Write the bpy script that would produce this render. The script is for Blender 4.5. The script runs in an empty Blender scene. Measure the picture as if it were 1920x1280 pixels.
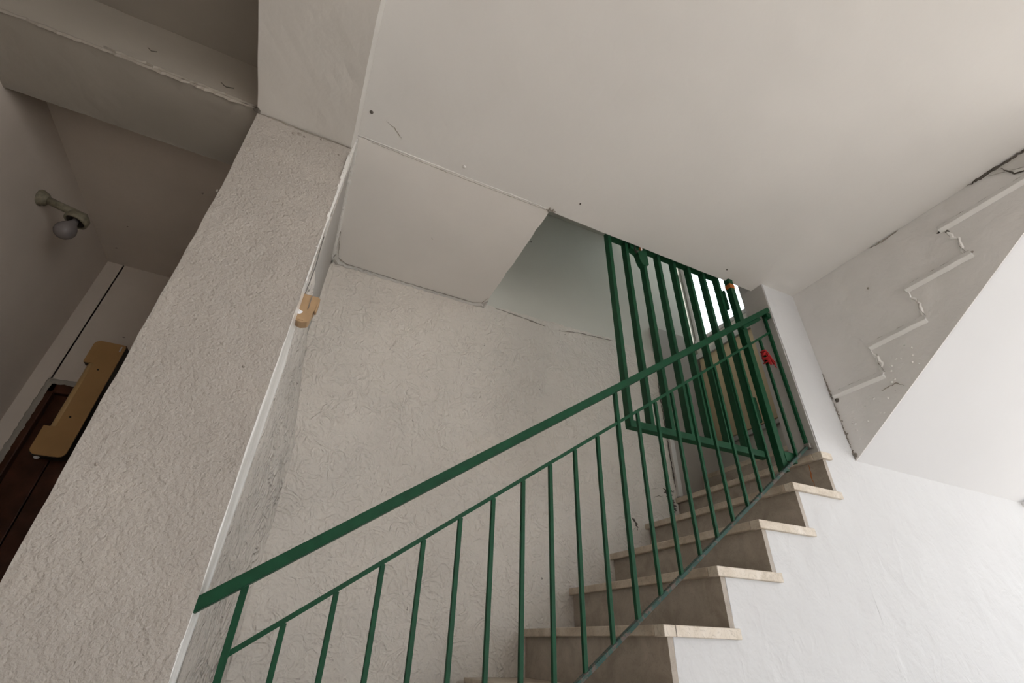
import bpy, bmesh, math, random
from mathutils import Vector, Matrix, noise

C = bpy.context.scene.collection
SC = bpy.context.scene
random.seed(7)

# ------------------------------------------------------------------ camera
# world: X along the lower flight, Y away from the camera across the stairs, Z up; the camera stands 1.02 m above the floor
cam_d = bpy.data.cameras.new('camera')
cam = bpy.data.objects.new('camera', cam_d); C.objects.link(cam)
Rr = Vector((0.9049659, -0.4246674, 0.0263494))
Rd = Vector((0.2521612, 0.4854138, -0.8371309))
Rf = Vector((0.3427119, 0.7642192, 0.5463676))
cam.matrix_world = Matrix((( Rr.x, -Rd.x, -Rf.x, 0), (Rr.y, -Rd.y, -Rf.y, 0), (Rr.z, -Rd.z, -Rf.z, 0), (0, 0, 0, 1)))
cam_d.sensor_width = 36.0
cam_d.lens = 873.734 / 1920 * 36.0
cam_d.clip_start = 0.02
SC.camera = cam

# ------------------------------------------------------------------ world, sun, exposure
w = bpy.data.worlds.new('sky'); SC.world = w; w.use_nodes = True
bg = w.node_tree.nodes['Background']
bg.inputs[0].default_value = (0.90, 0.945, 1.0, 1); bg.inputs[1].default_value = 5.0
sd = bpy.data.lights.new('sun', 'SUN'); sun = bpy.data.objects.new('sun', sd); C.objects.link(sun)
sd.energy = 12.0; sd.angle = math.radians(1.2); sd.color = (1.0, 0.965, 0.91)
sun.rotation_euler = Vector((0.55, -0.8, 0.75)).to_track_quat('Z', 'Y').to_euler()
SC.view_settings.view_transform = 'Standard'
SC.view_settings.look = 'None'
SC.view_settings.gamma = 1.0
SC.view_settings.use_curve_mapping = False
SC.view_settings.exposure = 0.1

# ------------------------------------------------------------------ materials
def newmat(name):
    m = bpy.data.materials.new(name); m.use_nodes = True
    nt = m.node_tree; b = nt.nodes['Principled BSDF']
    return m, nt, b
def nd(nt, t, **k):
    n = nt.nodes.new(t)
    for a, v in k.items():
        if a.startswith('i_'): n.inputs[a[2:].replace('_', ' ')].default_value = v
        else: setattr(n, a, v)
    return n
def ramp(nt, fac, stops):
    r = nt.nodes.new('ShaderNodeValToRGB')
    el = r.color_ramp.elements
    while len(el) < len(stops): el.new(0.5)
    for e, (p, c) in zip(el, stops):
        e.position = p; e.color = (*c, 1) if len(c) == 3 else c
    nt.links.new(fac, r.inputs[0]); return r
def mixc(nt, fac, a, b, mode='MIX'):
    m = nt.nodes.new('ShaderNodeMix'); m.data_type = 'RGBA'; m.blend_type = mode
    for s, v in ((m.inputs[0], fac), (m.inputs[6], a), (m.inputs[7], b)):
        if hasattr(v, 'is_linked') or hasattr(v, 'links'): nt.links.new(v, s)
        elif isinstance(v, (int, float)): s.default_value = v
        else: s.default_value = (*v, 1)
    return m.outputs[2]
def mth(nt, op, a, b=None, clamp=False):
    m = nt.nodes.new('ShaderNodeMath'); m.operation = op; m.use_clamp = clamp
    for s, v in zip(m.inputs, (a, b)):
        if v is None: continue
        if isinstance(v, (int, float)): s.default_value = v
        else: nt.links.new(v, s)
    return m.outputs[0]

def plaster(name, col, rough=0.75, blotch=0.05, layers=(), specks=0.0, speck_scale=18, warm=(0.62, 0.55, 0.46), stain=0.0):
    """layers: (kind, scale, detail, distortion, strength, distance)"""
    m, nt, b = newmat(name)
    tc = nd(nt, 'ShaderNodeTexCoord').outputs['Object']
    n1 = nd(nt, 'ShaderNodeTexNoise'); n1.inputs['Scale'].default_value = 2.3; n1.inputs['Detail'].default_value = 6
    nt.links.new(tc, n1.inputs['Vector'])
    dark = tuple(c * (1 - 2.2 * blotch) for c in col)
    r = ramp(nt, n1.outputs['Fac'], [(0.3, dark), (0.7, col)])
    out = r.outputs[0]
    if stain:
        n3 = nd(nt, 'ShaderNodeTexNoise'); n3.inputs['Scale'].default_value = 4.7; n3.inputs['Detail'].default_value = 8; n3.inputs['Roughness'].default_value = 0.65
        nt.links.new(tc, n3.inputs['Vector'])
        rs = ramp(nt, n3.outputs['Fac'], [(0.52, (0, 0, 0)), (0.75, (1, 1, 1))])
        out = mixc(nt, mth(nt, 'MULTIPLY', rs.outputs[0], stain), out, warm)
    if specks:
        v = nd(nt, 'ShaderNodeTexVoronoi'); v.inputs['Scale'].default_value = speck_scale; v.inputs['Randomness'].default_value = 1
        nz = nd(nt, 'ShaderNodeTexNoise'); nz.inputs['Scale'].default_value = 60; nt.links.new(tc, nz.inputs['Vector'])
        dist = mixc(nt, 0.03, tc, nz.outputs['Color'])
        nt.links.new(dist, v.inputs['Vector'])
        d = mth(nt, 'LESS_THAN', v.outputs['Distance'], 0.07)
        # only some cells carry a speck
        sep = nd(nt, 'ShaderNodeSeparateColor'); nt.links.new(v.outputs['Color'], sep.inputs[0])
        pick = mth(nt, 'GREATER_THAN', sep.outputs[0], 1 - specks)
        out = mixc(nt, mth(nt, 'MULTIPLY', mth(nt, 'MULTIPLY', d, pick), 0.7), out, (0.12, 0.1, 0.085))
    nt.links.new(out, b.inputs['Base Color'])
    b.inputs['Roughness'].default_value = rough
    b.inputs['Specular IOR Level'].default_value = 0.3
    prev = None
    for kind, sc, det, dis, st, di in layers:
        if kind == 'worm':
            nn = nd(nt, 'ShaderNodeTexNoise'); nn.inputs['Scale'].default_value = sc * 0.55; nn.inputs['Detail'].default_value = 2
            nt.links.new(tc, nn.inputs['Vector'])
            nz = nd(nt, 'ShaderNodeTexNoise'); nz.inputs['Scale'].default_value = sc; nz.inputs['Detail'].default_value = det; nz.inputs['Distortion'].default_value = dis
            nt.links.new(tc, nz.inputs['Vector'])
            a = mth(nt, 'ABSOLUTE', mth(nt, 'SUBTRACT', nz.outputs['Fac'], 0.5))
            h = ramp(nt, a, [(0.0, (1, 1, 1)), (0.06, (0.5, 0.5, 0.5)), (0.17, (0, 0, 0))]).outputs[0]
            gate = ramp(nt, nn.outputs['Fac'], [(0.30, (0.25,) * 3), (0.55, (1,) * 3)]).outputs[0]
            h = mixc(nt, 1.0, h, gate, 'MULTIPLY')
        elif kind == 'pit':
            v = nd(nt, 'ShaderNodeTexNoise'); v.inputs['Scale'].default_value = sc; v.inputs['Detail'].default_value = det; v.inputs['Roughness'].default_value = 0.5; v.inputs['Distortion'].default_value = dis
            nt.links.new(tc, v.inputs['Vector'])
            h = ramp(nt, v.outputs['Fac'], [(0.36, (0, 0, 0)), (0.47, (1, 1, 1))]).outputs[0]
        else:
            v = nd(nt, 'ShaderNodeTexNoise'); v.inputs['Scale'].default_value = sc; v.inputs['Detail'].default_value = det; v.inputs['Distortion'].default_value = dis
            nt.links.new(tc, v.inputs['Vector']); h = v.outputs['Fac']
        bp = nd(nt, 'ShaderNodeBump'); bp.inputs['Strength'].default_value = st; bp.inputs['Distance'].default_value = di
        nt.links.new(h, bp.inputs['Height'])
        if prev: nt.links.new(prev, bp.inputs['Normal'])
        prev = bp.outputs[0]
    if prev: nt.links.new(prev, b.inputs['Normal'])
    return m

WHITE = (0.70, 0.685, 0.66)
M = {}
M['ceiling'] = plaster('ceiling_paint', (0.78, 0.76, 0.735), 0.7, 0.02, [('n', 5, 3, 0, 0.35, 0.012), ('n', 45, 4, 0, 0.10, 0.003)], specks=0.05, speck_scale=7)
M['panel'] = plaster('landing_soffit_paint', (0.87, 0.835, 0.80), 0.65, 0.03, [('n', 6, 3, 0, 0.3, 0.01)], specks=0.06, speck_scale=9)
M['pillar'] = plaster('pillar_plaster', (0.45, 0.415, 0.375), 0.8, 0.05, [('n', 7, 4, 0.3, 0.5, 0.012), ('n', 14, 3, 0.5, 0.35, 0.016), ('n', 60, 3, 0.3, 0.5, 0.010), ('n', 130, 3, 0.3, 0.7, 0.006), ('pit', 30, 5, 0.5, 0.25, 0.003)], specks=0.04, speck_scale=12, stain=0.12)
M['beam'] = plaster('beam_plaster', (0.66, 0.635, 0.60), 0.75, 0.04, [('n', 8, 4, 0.3, 0.4, 0.01), ('n', 80, 3, 0, 0.2, 0.002)], specks=0.05, speck_scale=12, stain=0.1)
M['coat'] = plaster('rough_plaster_coat', (0.77, 0.72, 0.66), 0.55, 0.06, [('n', 5, 3, 0, 0.5, 0.015), ('worm', 14, 2, 1.3, 0.55, 0.009), ('worm', 24, 2, 0.8, 0.35, 0.005), ('n', 26, 4, 1.5, 0.6, 0.010), ('n', 90, 2, 0, 0.3, 0.003)], specks=0.05, speck_scale=16, stain=0.16)
M['coat_side'] = plaster('side_plaster_coat', (0.80, 0.745, 0.685), 0.7, 0.08, [('n', 5, 3, 0, 0.5, 0.015), ('worm', 12, 2, 1.3, 0.9, 0.014), ('n', 26, 4, 1.5, 0.9, 0.016)], specks=0.05, speck_scale=16, stain=0.16)
M['shade'] = plaster('bare_partition_shade', (0.44, 0.42, 0.395), 0.7, 0.04, [('n', 7, 3, 0, 0.3, 0.01)])  # darkened so the bare partition reads as lying in shade
M['upper'] = plaster('stairwell_paint', (0.66, 0.65, 0.59), 0.6, 0.03, [('n', 5, 3, 0, 0.3, 0.01)], specks=0.03, speck_scale=8)
M['side'] = plaster('stair_wall_paint', (0.65, 0.655, 0.665), 0.7, 0.02, [('n', 10, 4, 0.3, 0.6, 0.012), ('worm', 11, 2, 1.0, 0.2, 0.004), ('n', 70, 4, 0, 0.3, 0.002)], specks=0.04, speck_scale=14)
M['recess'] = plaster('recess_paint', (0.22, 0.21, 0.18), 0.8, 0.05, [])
M['reveal'] = plaster('shaded_reveal_paint', (0.50, 0.49, 0.475), 0.7, 0.05, [('n', 12, 4, 0.3, 0.5, 0.006)], stain=0.1)  # wall colour darkened for the reveal face turned from the light
M['zig'] = plaster('flight_side_plaster', (0.83, 0.815, 0.80), 0.75, 0.04, [('n', 7, 5, 0.4, 0.6, 0.02), ('n', 40, 4, 0.3, 0.35, 0.004)], specks=0.06, speck_scale=13, stain=0.1)
M['soffit'] = plaster('flight_soffit_paint', (0.66, 0.665, 0.68), 0.7, 0.01, [('n', 4, 3, 0, 0.2, 0.01)], specks=0.01)
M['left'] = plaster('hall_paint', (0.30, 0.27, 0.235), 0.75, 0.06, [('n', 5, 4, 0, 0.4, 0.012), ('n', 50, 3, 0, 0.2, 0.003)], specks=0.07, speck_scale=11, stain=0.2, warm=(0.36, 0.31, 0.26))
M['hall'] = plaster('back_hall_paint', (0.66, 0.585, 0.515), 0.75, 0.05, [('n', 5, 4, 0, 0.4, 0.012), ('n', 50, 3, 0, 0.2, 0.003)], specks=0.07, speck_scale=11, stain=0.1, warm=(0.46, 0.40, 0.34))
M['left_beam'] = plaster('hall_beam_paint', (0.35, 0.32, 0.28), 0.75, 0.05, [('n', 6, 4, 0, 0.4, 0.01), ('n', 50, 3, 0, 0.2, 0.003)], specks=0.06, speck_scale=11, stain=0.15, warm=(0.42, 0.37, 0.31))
M['gloss'] = plaster('gloss_paint_strip', (0.86, 0.85, 0.83), 0.15, 0.02, [('n', 14, 3, 0, 0.35, 0.006)])
M['gloss'].node_tree.nodes['Principled BSDF'].inputs['Specular IOR Level'].default_value = 0.7
M['lip'] = plaster('lip_highlight_plaster', (0.90, 0.89, 0.87), 0.6, 0.02, [('n', 40, 3, 0, 0.2, 0.002)])  # whitened to paint in light caught by the lips; riser-edge plaster shares it
M['seam'] = plaster('smeared_filler', (0.72, 0.70, 0.67), 0.7, 0.1, [('n', 60, 4, 0.3, 0.6, 0.004)])
M['grime'] = plaster('grime_line', (0.36, 0.325, 0.285), 0.9, 0.15, [('n', 90, 4, 0, 0.5, 0.003)])
M['dark_grime'] = plaster('dark_grime', (0.13, 0.115, 0.10), 0.9, 0.1, [('n', 90, 4, 0, 0.5, 0.003)])
M['floor'] = plaster('floor_terrazzo', (0.66, 0.61, 0.555), 0.45, 0.06, [], specks=0.5, speck_scale=60)
M['pave'] = plaster('outdoor_paving', (0.58, 0.55, 0.52), 0.9, 0.05, [('n', 30, 4, 0, 0.5, 0.004)])
M['tan_board'] = plaster('tan_board', (0.40, 0.30, 0.19), 0.5, 0.05, [])
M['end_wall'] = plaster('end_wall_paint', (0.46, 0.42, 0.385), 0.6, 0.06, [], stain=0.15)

def marble(name, c1, c2, c3, rough=0.4, sc=7.0, grime=0.4):
    m, nt, b = newmat(name)
    tc = nd(nt, 'ShaderNodeTexCoord').outputs['Object']
    oi = nd(nt, 'ShaderNodeObjectInfo')
    vm = nd(nt, 'ShaderNodeVectorMath', operation='ADD'); nt.links.new(tc, vm.inputs[0])
    sc_ = nd(nt, 'ShaderNodeVectorMath', operation='SCALE'); sc_.inputs['Scale'].default_value = 7.0
    cmb = nd(nt, 'ShaderNodeCombineXYZ')
    for i in range(3): nt.links.new(oi.outputs['Random'], cmb.inputs[i])
    nt.links.new(cmb.outputs[0], sc_.inputs[0]); nt.links.new(sc_.outputs[0], vm.inputs[1])
    n = nd(nt, 'ShaderNodeTexNoise'); n.inputs['Scale'].default_value = sc; n.inputs['Detail'].default_value = 9; n.inputs['Distortion'].default_value = 1.4; n.inputs['Roughness'].default_value = 0.62
    nt.links.new(vm.outputs[0], n.inputs['Vector'])
    r = ramp(nt, n.outputs['Fac'], [(0.3, c1), (0.5, c2), (0.72, c3)])
    n2 = nd(nt, 'ShaderNodeTexNoise'); n2.inputs['Scale'].default_value = 26; n2.inputs['Detail'].default_value = 6; n2.inputs['Distortion'].default_value = 2
    nt.links.new(vm.outputs[0], n2.inputs['Vector'])
    r2 = ramp(nt, n2.outputs['Fac'], [(0.48, (0, 0, 0)), (0.5, (1, 1, 1)), (0.53, (0, 0, 0))])
    out = mixc(nt, mth(nt, 'MULTIPLY', r2.outputs[0], grime), r.outputs[0], tuple(c * 0.55 for c in c1))
    nt.links.new(out, b.inputs['Base Color']); b.inputs['Roughness'].default_value = rough
    bp = nd(nt, 'ShaderNodeBump'); bp.inputs['Strength'].default_value = 0.25; bp.inputs['Distance'].default_value = 0.002
    nt.links.new(n2.outputs['Fac'], bp.inputs['Height']); nt.links.new(bp.outputs[0], b.inputs['Normal'])
    return m
M['tread'] = marble('worn_tread_marble', (0.40, 0.33, 0.25), (0.55, 0.47, 0.375), (0.66, 0.59, 0.50), 0.45, grime=0.35)
M['tread_end'] = marble('worn_tread_end', (0.50, 0.42, 0.32), (0.66, 0.585, 0.49), (0.76, 0.70, 0.62), 0.5, grime=0.4)
M['riser'] = marble('stained_riser_marble', (0.30, 0.255, 0.205), (0.38, 0.33, 0.275), (0.46, 0.40, 0.34), 0.4, grime=0.25)

def paint(name, col, rough=0.4, var=0.15, rust=None, sc=30, metallic=0.0):
    m, nt, b = newmat(name)
    tc = nd(nt, 'ShaderNodeTexCoord').outputs['Object']
    n = nd(nt, 'ShaderNodeTexNoise'); n.inputs['Scale'].default_value = sc; n.inputs['Detail'].default_value = 5
    nt.links.new(tc, n.inputs['Vector'])
    out = ramp(nt, n.outputs['Fac'], [(0.3, tuple(c * (1 - var) for c in col)), (0.7, tuple(min(1, c * (1 + var)) for c in col))]).outputs[0]
    if rust:
        n2 = nd(nt, 'ShaderNodeTexNoise'); n2.inputs['Scale'].default_value = 38; n2.inputs['Detail'].default_value = 8; n2.inputs['Roughness'].default_value = 0.7
        nt.links.new(tc, n2.inputs['Vector'])
        f = ramp(nt, n2.outputs['Fac'], [(rust[1], (0, 0, 0)), (rust[1] + 0.04, (1, 1, 1))]).outputs[0]
        out = mixc(nt, f, out, rust[0])
    nt.links.new(out, b.inputs['Base Color']); b.inputs['Roughness'].default_value = rough; b.inputs['Metallic'].default_value = metallic; b.inputs['Specular IOR Level'].default_value = 0.2
    bp = nd(nt, 'ShaderNodeBump'); bp.inputs['Strength'].default_value = 0.3; bp.inputs['Distance'].default_value = 0.001
    nt.links.new(n.outputs['Fac'], bp.inputs['Height']); nt.links.new(bp.outputs[0], b.inputs['Normal'])
    return m
M['green'] = paint('green_enamel', (0.004, 0.054, 0.022), 0.5, 0.15, rust=((0.10, 0.075, 0.055), 0.70))
M['green_worn'] = paint('worn_green_enamel', (0.022, 0.060, 0.048), 0.42, 0.25, rust=((0.11, 0.085, 0.07), 0.52))
M['green_gate'] = paint('gate_green_enamel', (0.008, 0.060, 0.026), 0.5, 0.12, rust=((0.07, 0.06, 0.05), 0.72))
M['rust'] = paint('orange_primer', (0.42, 0.13, 0.03), 0.7, 0.2)
M['steel'] = paint('dull_steel', (0.28, 0.26, 0.24), 0.35, 0.2, metallic=0.7)
M['red'] = paint('red_twine', (0.38, 0.022, 0.024), 0.5, 0.3, sc=200)
M['tan'] = paint('tan_plastic', (0.40, 0.265, 0.15), 0.5, 0.08, sc=25)
M['tan_box'] = paint('tan_enamel', (0.44, 0.26, 0.115), 0.28, 0.05, sc=12)
M['tan_light'] = paint('tan_tube_cover', (0.60, 0.40, 0.19), 0.3, 0.05, sc=12)
M['black'] = paint('dark_rim', (0.035, 0.028, 0.022), 0.5, 0.1)
M['old_metal'] = paint('old_painted_metal', (0.20, 0.18, 0.13), 0.5, 0.3, sc=60)
M['bulb'] = paint('dusty_glass_bulb', (0.19, 0.17, 0.165), 0.2, 0.05, sc=40)
M['door'] = paint('dark_red_brown_wood', (0.060, 0.022, 0.012), 0.35, 0.4, sc=14)
M['white'] = paint('white_plastic', (0.85, 0.85, 0.86), 0.3, 0.03)
M['cable'] = paint('old_cable', (0.14, 0.13, 0.12), 0.6, 0.1)
M['frame'] = paint('window_frame_paint', (0.36, 0.34, 0.33), 0.5, 0.1)
def glass():
    m = bpy.data.materials.new('window_glass'); m.use_nodes = True; nt = m.node_tree
    nt.nodes.remove(nt.nodes['Principled BSDF']); o = nt.nodes['Material Output']
    t = nd(nt, 'ShaderNodeBsdfTransparent'); t.inputs[0].default_value = (0.93, 0.96, 0.96, 1)
    g = nd(nt, 'ShaderNodeBsdfGlossy'); g.inputs['Roughness'].default_value = 0.03
    x = nd(nt, 'ShaderNodeMixShader'); x.inputs[0].default_value = 0.06
    nt.links.new(t.outputs[0], x.inputs[1]); nt.links.new(g.outputs[0], x.inputs[2]); nt.links.new(x.outputs[0], o.inputs[0])
    return m
M['glass'] = glass()

# ------------------------------------------------------------------ mesh helpers
def obj(name, bm, m, parent=None, smooth=False):
    me = bpy.data.meshes.new(name)
    bmesh.ops.recalc_face_normals(bm, faces=bm.faces[:])
    bm.to_mesh(me); bm.free()
    if smooth:
        for p in me.polygons: p.use_smooth = True
    me.materials.append(M[m])
    o = bpy.data.objects.new(name, me); C.objects.link(o)
    if parent is not None: o.parent = parent
    return o
def tag(o, label=None, cat=None, group=None, kind=None):
    if label: o['label'] = label
    if cat: o['category'] = cat
    if group: o['group'] = group
    if kind: o['kind'] = kind
    return o
def thing(name, label, cat, group=None, loc=(0, 0, 0)):
    o = bpy.data.objects.new(name, None); C.objects.link(o); o.empty_display_size = 0.05
    o.location = loc
    return tag(o, label, cat, group)
def struct(name, bm, m, label, cat, parent=None):
    o = obj(name, bm, m, parent)
    return tag(o, label, cat, kind='structure')

def box(bm, x0, x1, y0, y1, z0, z1, bev=0.0):
    r = bmesh.ops.create_cube(bm, size=1.0)
    vs = r['verts']
    for v in vs:
        v.co = Vector(((x0 + x1) / 2 + v.co.x * (x1 - x0), (y0 + y1) / 2 + v.co.y * (y1 - y0), (z0 + z1) / 2 + v.co.z * (z1 - z0)))
    if bev:
        es = {e for v in vs for e in v.link_edges}
        bmesh.ops.bevel(bm, geom=list(es), offset=bev, segments=2, affect='EDGES', profile=0.5)
    return bm
def bx(*a, bev=0.0):
    return box(bmesh.new(), *a, bev=bev)
def wob(bm, amp, sc=9.0, seed=0.0, lock=None):
    for v in bm.verts:
        p = v.co * sc + Vector((seed, seed * 1.7, seed * .3))
        d = Vector((noise.noise(p), noise.noise(p + Vector((31, 0, 0))), noise.noise(p + Vector((0, 57, 0))))) * amp
        d += Vector((noise.noise(p * 4), noise.noise(p * 4 + Vector((31, 0, 0))), noise.noise(p * 4 + Vector((0, 57, 0))))) * amp * .45
        v.co += d
    return bm
def rbox(x0, x1, y0, y1, z0, z1, step=0.05, amp=0.002, sc=9.0, seed=0.0):
    """a plastered mass: faces gridded, surface and arrises slightly uneven"""
    bm = bmesh.new(); lo = (x0, y0, z0); hi = (x1, y1, z1)
    vd = {}
    def V(p):
        k = tuple(round(c, 5) for c in p)
        if k not in vd: vd[k] = bm.verts.new(p)
        return vd[k]
    n = [max(1, min(110, int(round((hi[i] - lo[i]) / step)))) for i in range(3)]
    def line(i, t): return lo[i] + (hi[i] - lo[i]) * t / n[i]
    for ax in range(3):
        a, b = [i for i in range(3) if i != ax]
        for side in (lo[ax], hi[ax]):
            for i in range(n[a]):
                for j in range(n[b]):
                    q = []
                    for (di, dj) in ((0, 0), (1, 0), (1, 1), (0, 1)):
                        p = [0, 0, 0]; p[ax] = side; p[a] = line(a, i + di); p[b] = line(b, j + dj); q.append(V(p))
                    bm.faces.new(q)
    return wob(bm, amp, sc, seed)
def prism(poly, axis, a0, a1, bm=None):
    """extrude a 2-D polygon; axis 0: (y,z) polygon along x; axis 1: (x,z) along y; axis 2: (x,y) along z"""
    bm = bm or bmesh.new()
    def P(u, v, w_):
        return ((w_, u, v), (u, w_, v), (u, v, w_))[axis]
    A = [bm.verts.new(P(u, v, a0)) for u, v in poly]; B = [bm.verts.new(P(u, v, a1)) for u, v in poly]
    bm.faces.new(A); bm.faces.new(list(reversed(B)))
    n = len(poly)
    for i in range(n): bm.faces.new((A[i], A[(i + 1) % n], B[(i + 1) % n], B[i]))
    return bm
def tube(bm, pts, r, seg=8, close=False, cap=True):
    pts = [Vector(p) for p in pts]; rings = []
    n = len(pts); up = Vector((0.13, 0.31, 0.94))
    for i, p in enumerate(pts):
        if close: t = pts[(i + 1) % n] - pts[i - 1]
        else: t = pts[min(i + 1, n - 1)] - pts[max(i - 1, 0)]
        t.normalize(); a = t.cross(up)
        if a.length < 1e-3: a = t.cross(Vector((1, 0, 0)))
        a.normalize(); b = t.cross(a)
        rr = r[i] if isinstance(r, (list, tuple)) else r
        rings.append([bm.verts.new(p + (a * math.cos(2 * math.pi * k / seg) + b * math.sin(2 * math.pi * k / seg)) * rr) for k in range(seg)])
    m = n if close else n - 1
    for i in range(m):
        A, B = rings[i], rings[(i + 1) % n]
        for k in range(seg): bm.faces.new((A[k], A[(k + 1) % seg], B[(k + 1) % seg], B[k]))
    if cap and not close:
        bm.faces.new(rings[0]); bm.faces.new(rings[-1])
    return bm
def lathe(bm, prof, c, axis, seg=24):
    axis = Vector(axis).normalized(); c = Vector(c)
    a = axis.orthogonal().normalized(); b = axis.cross(a)
    rings = []
    for r, h in prof:
        rings.append([bm.verts.new(c + axis * h + (a * math.cos(2 * math.pi * k / seg) + b * math.sin(2 * math.pi * k / seg)) * max(r, 1e-4)) for k in range(seg)])
    for A, B in zip(rings, rings[1:]):
        for k in range(seg): bm.faces.new((A[k], A[(k + 1) % seg], B[(k + 1) % seg], B[k]))
    bm.faces.new(rings[0]); bm.faces.new(rings[-1])
    return bm
def bar(bm, p0, p1, wy, t, bev=0.0):
    """flat bar between two points of an X-Z plane; wy = width along y, t = thickness across the run"""
    p0, p1 = Vector(p0), Vector(p1); d = (p1 - p0).normalized()
    n = Vector((-d.z, 0, d.x)) if abs(d.y) < 1e-6 else d.orthogonal().normalized()
    q = []
    for p in (p0, p1):
        for sy, sn in ((-1, -1), (1, -1), (1, 1), (-1, 1)):
            q.append(bm.verts.new(p + Vector((0, sy * wy / 2, 0)) + n * sn * t / 2))
    fs = [(0, 1, 2, 3), (7, 6, 5, 4), (0, 4, 5, 1), (1, 5, 6, 2), (2, 6, 7, 3), (3, 7, 4, 0)]
    F = [bm.faces.new([q[i] for i in f]) for f in fs]
    if bev: bmesh.ops.bevel(bm, geom=list({e for f in F for e in f.edges}), offset=bev, segments=2, affect='EDGES')
    return bm
def ribbon(pts, wid, h, nrm, jit=0.3, seed=1, step=0.012, taper=True):
    """an uneven raised line (filler smear, grime, crack edge) lying on a surface with normal nrm"""
    rnd = random.Random(seed); bm = bmesh.new(); nrm = Vector(nrm).normalized()
    pts = [Vector(p) for p in pts]; P = []
    for a, b in zip(pts, pts[1:]):
        n = max(1, int((b - a).length / step))
        for i in range(n): P.append(a.lerp(b, i / n))
    P.append(pts[-1]); rows = []; N = len(P)
    for i, p in enumerate(P):
        t = (P[min(i + 1, N - 1)] - P[max(i - 1, 0)]).normalized(); s = t.cross(nrm).normalized()
        k = noise.noise(Vector((i * 0.21, seed, 0))) ; k2 = noise.noise(Vector((i * 0.55, seed + 9, 0)))
        e = min(1.0, (min(i, N - 1 - i) + 0.6) / 6.0) if taper else 1
        w_ = wid * (1 + jit * (k * 1.4 + rnd.uniform(-.35, .35))) * e; off = s * wid * jit * k2 * 1.2
        hh = h * (1 + jit * k)
        rows.append([bm.verts.new(p + off - s * w_ / 2 - nrm * 0.002), bm.verts.new(p + off - s * w_ / 4 + nrm * hh * .8), bm.verts.new(p + off + s * w_ * .1 + nrm * hh), bm.verts.new(p + off + s * w_ / 2 - nrm * 0.002)])
    for A, B in zip(rows, rows[1:]):
        for k in range(3): bm.faces.new((A[k], A[k + 1], B[k + 1], B[k]))
    return bm

# ------------------------------------------------------------------ key dimensions
FL = -1.02           # floor
YS = 1.30            # face of the stair side wall and of the pillar
YR = 2.26            # rear stair wall
ZC = 1.81            # ceiling
XP0, XP1 = -0.473, -0.137   # pillar
XR = 2.176            # opening reveal
XZ = 2.43            # side face of the upper flight
RUN, RISE = 0.2625, 0.181
def sx(k): return 1.10 + RUN * (k - 5)
def sz(k): return 0.066 + RISE * (k - 5)
ST = RISE / RUN

# ------------------------------------------------------------------ structure
struct('floor', bx(-1.6, 7.0, -3.6, 3.1, FL - 0.15, FL), 'floor', 'beige speckled hall floor at the foot of the stairs', 'floor')
ground = struct('ground', bx(-45, 60, -45, 45, FL - 0.4, FL - 0.16), 'pave', 'pale paving outside the entrance opening', 'paving')

ceil = struct('ceiling', rbox(XP1 - 0.02, XZ + 0.02, -3.6, 1.375, ZC, ZC + 0.2, 0.05, 0.0012, seed=2), 'ceiling', 'large smooth off-white ceiling over the foot of the stairs', 'ceiling')
# landing slab underside, a separate panel behind the seam, rounded plaster corners
def landing_panel():
    poly = [(XP1 - 0.01, 1.378), (0.795, 1.368)]
    y = 1.368
    for i in range(1, 30):
        t = i / 29; yy = 1.368 + t * 0.84
        poly.append((0.797 + 0.006 * noise.noise(Vector((t * 9, 3, 0))) + 0.004 * noise.noise(Vector((t * 31, 3, 0))), yy))
    poly += [(0.79, 2.24), (0.76, 2.27), (0.0, 2.27), (XP1 + 0.02, 2.255), (XP1 - 0.01, 2.20)]
    return prism(poly, 2, ZC - 0.003, ZC + 0.2)
pan = obj('landing_panel', landing_panel(), 'panel', ceil); pan['label'] = 'smooth rectangular landing underside beyond the seam'
obj('filler_seam', ribbon([(XP1, 1.373, ZC - .001), (0.3, 1.372, ZC - .001), (0.80, 1.366, ZC - .001)], 0.010, 0.0025, (0, 0, -1), 0.35, 3), 'seam', ceil)
obj('seam_grime_line', ribbon([(-0.08, 1.381, ZC - .003), (0.35, 1.381, ZC - .003), (0.80, 1.373, ZC - .003)], 0.003, 0.0012, (0, 0, -1), 0.8, 4), 'grime', ceil)  # thin line of grime along the seam
obj('broken_corner', ribbon([(0.775, 1.372, ZC - .003), (0.80, 1.362, ZC - .003), (0.825, 1.366, ZC - .003)], 0.016, 0.004, (0, 0, -1), 0.8, 5, step=.004), 'grime', ceil)
obj('scuff', ribbon([(-0.04, 1.255, ZC), (0.0, 1.275, ZC), (0.04, 1.31, ZC)], 0.006, 0.001, (0, 0, -1), 0.9, 6, step=.006), 'grime', ceil)
for i, (x, y, r) in enumerate(((-0.103, 1.244, .008), (0.327, 1.322, .010), (0.91, 1.268, .005), (1.898, 1.298, .004))):
    b = bmesh.new(); lathe(b, [(r, 0.001), (r * .8, -.003), (r * .3, -.005)], (x, y, ZC), (0, 0, 1), 10); wob(b, .002, 90, i)
    obj('blemish', b, 'dark_grime' if i in (0, 2, 3) else 'seam', ceil)
# upper ceilings over the stairwell
struct('ceiling', rbox(-0.3, 1.95, 1.0, 2.4, 2.93, 3.05, 0.1, 0.001), 'upper', 'shaded stairwell ceiling above the landing edge', 'ceiling')
struct('ceiling', bx(1.95, 4.0, 1.0, 3.2, 4.6, 4.7), 'upper', 'high ceiling over the stair landing beyond the gate', 'ceiling')
struct('ceiling', bx(1.93, 1.97, 1.0, 2.4, 2.93, 4.7), 'upper', 'drop face between the low and high stairwell ceilings', 'ceiling')

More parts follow.
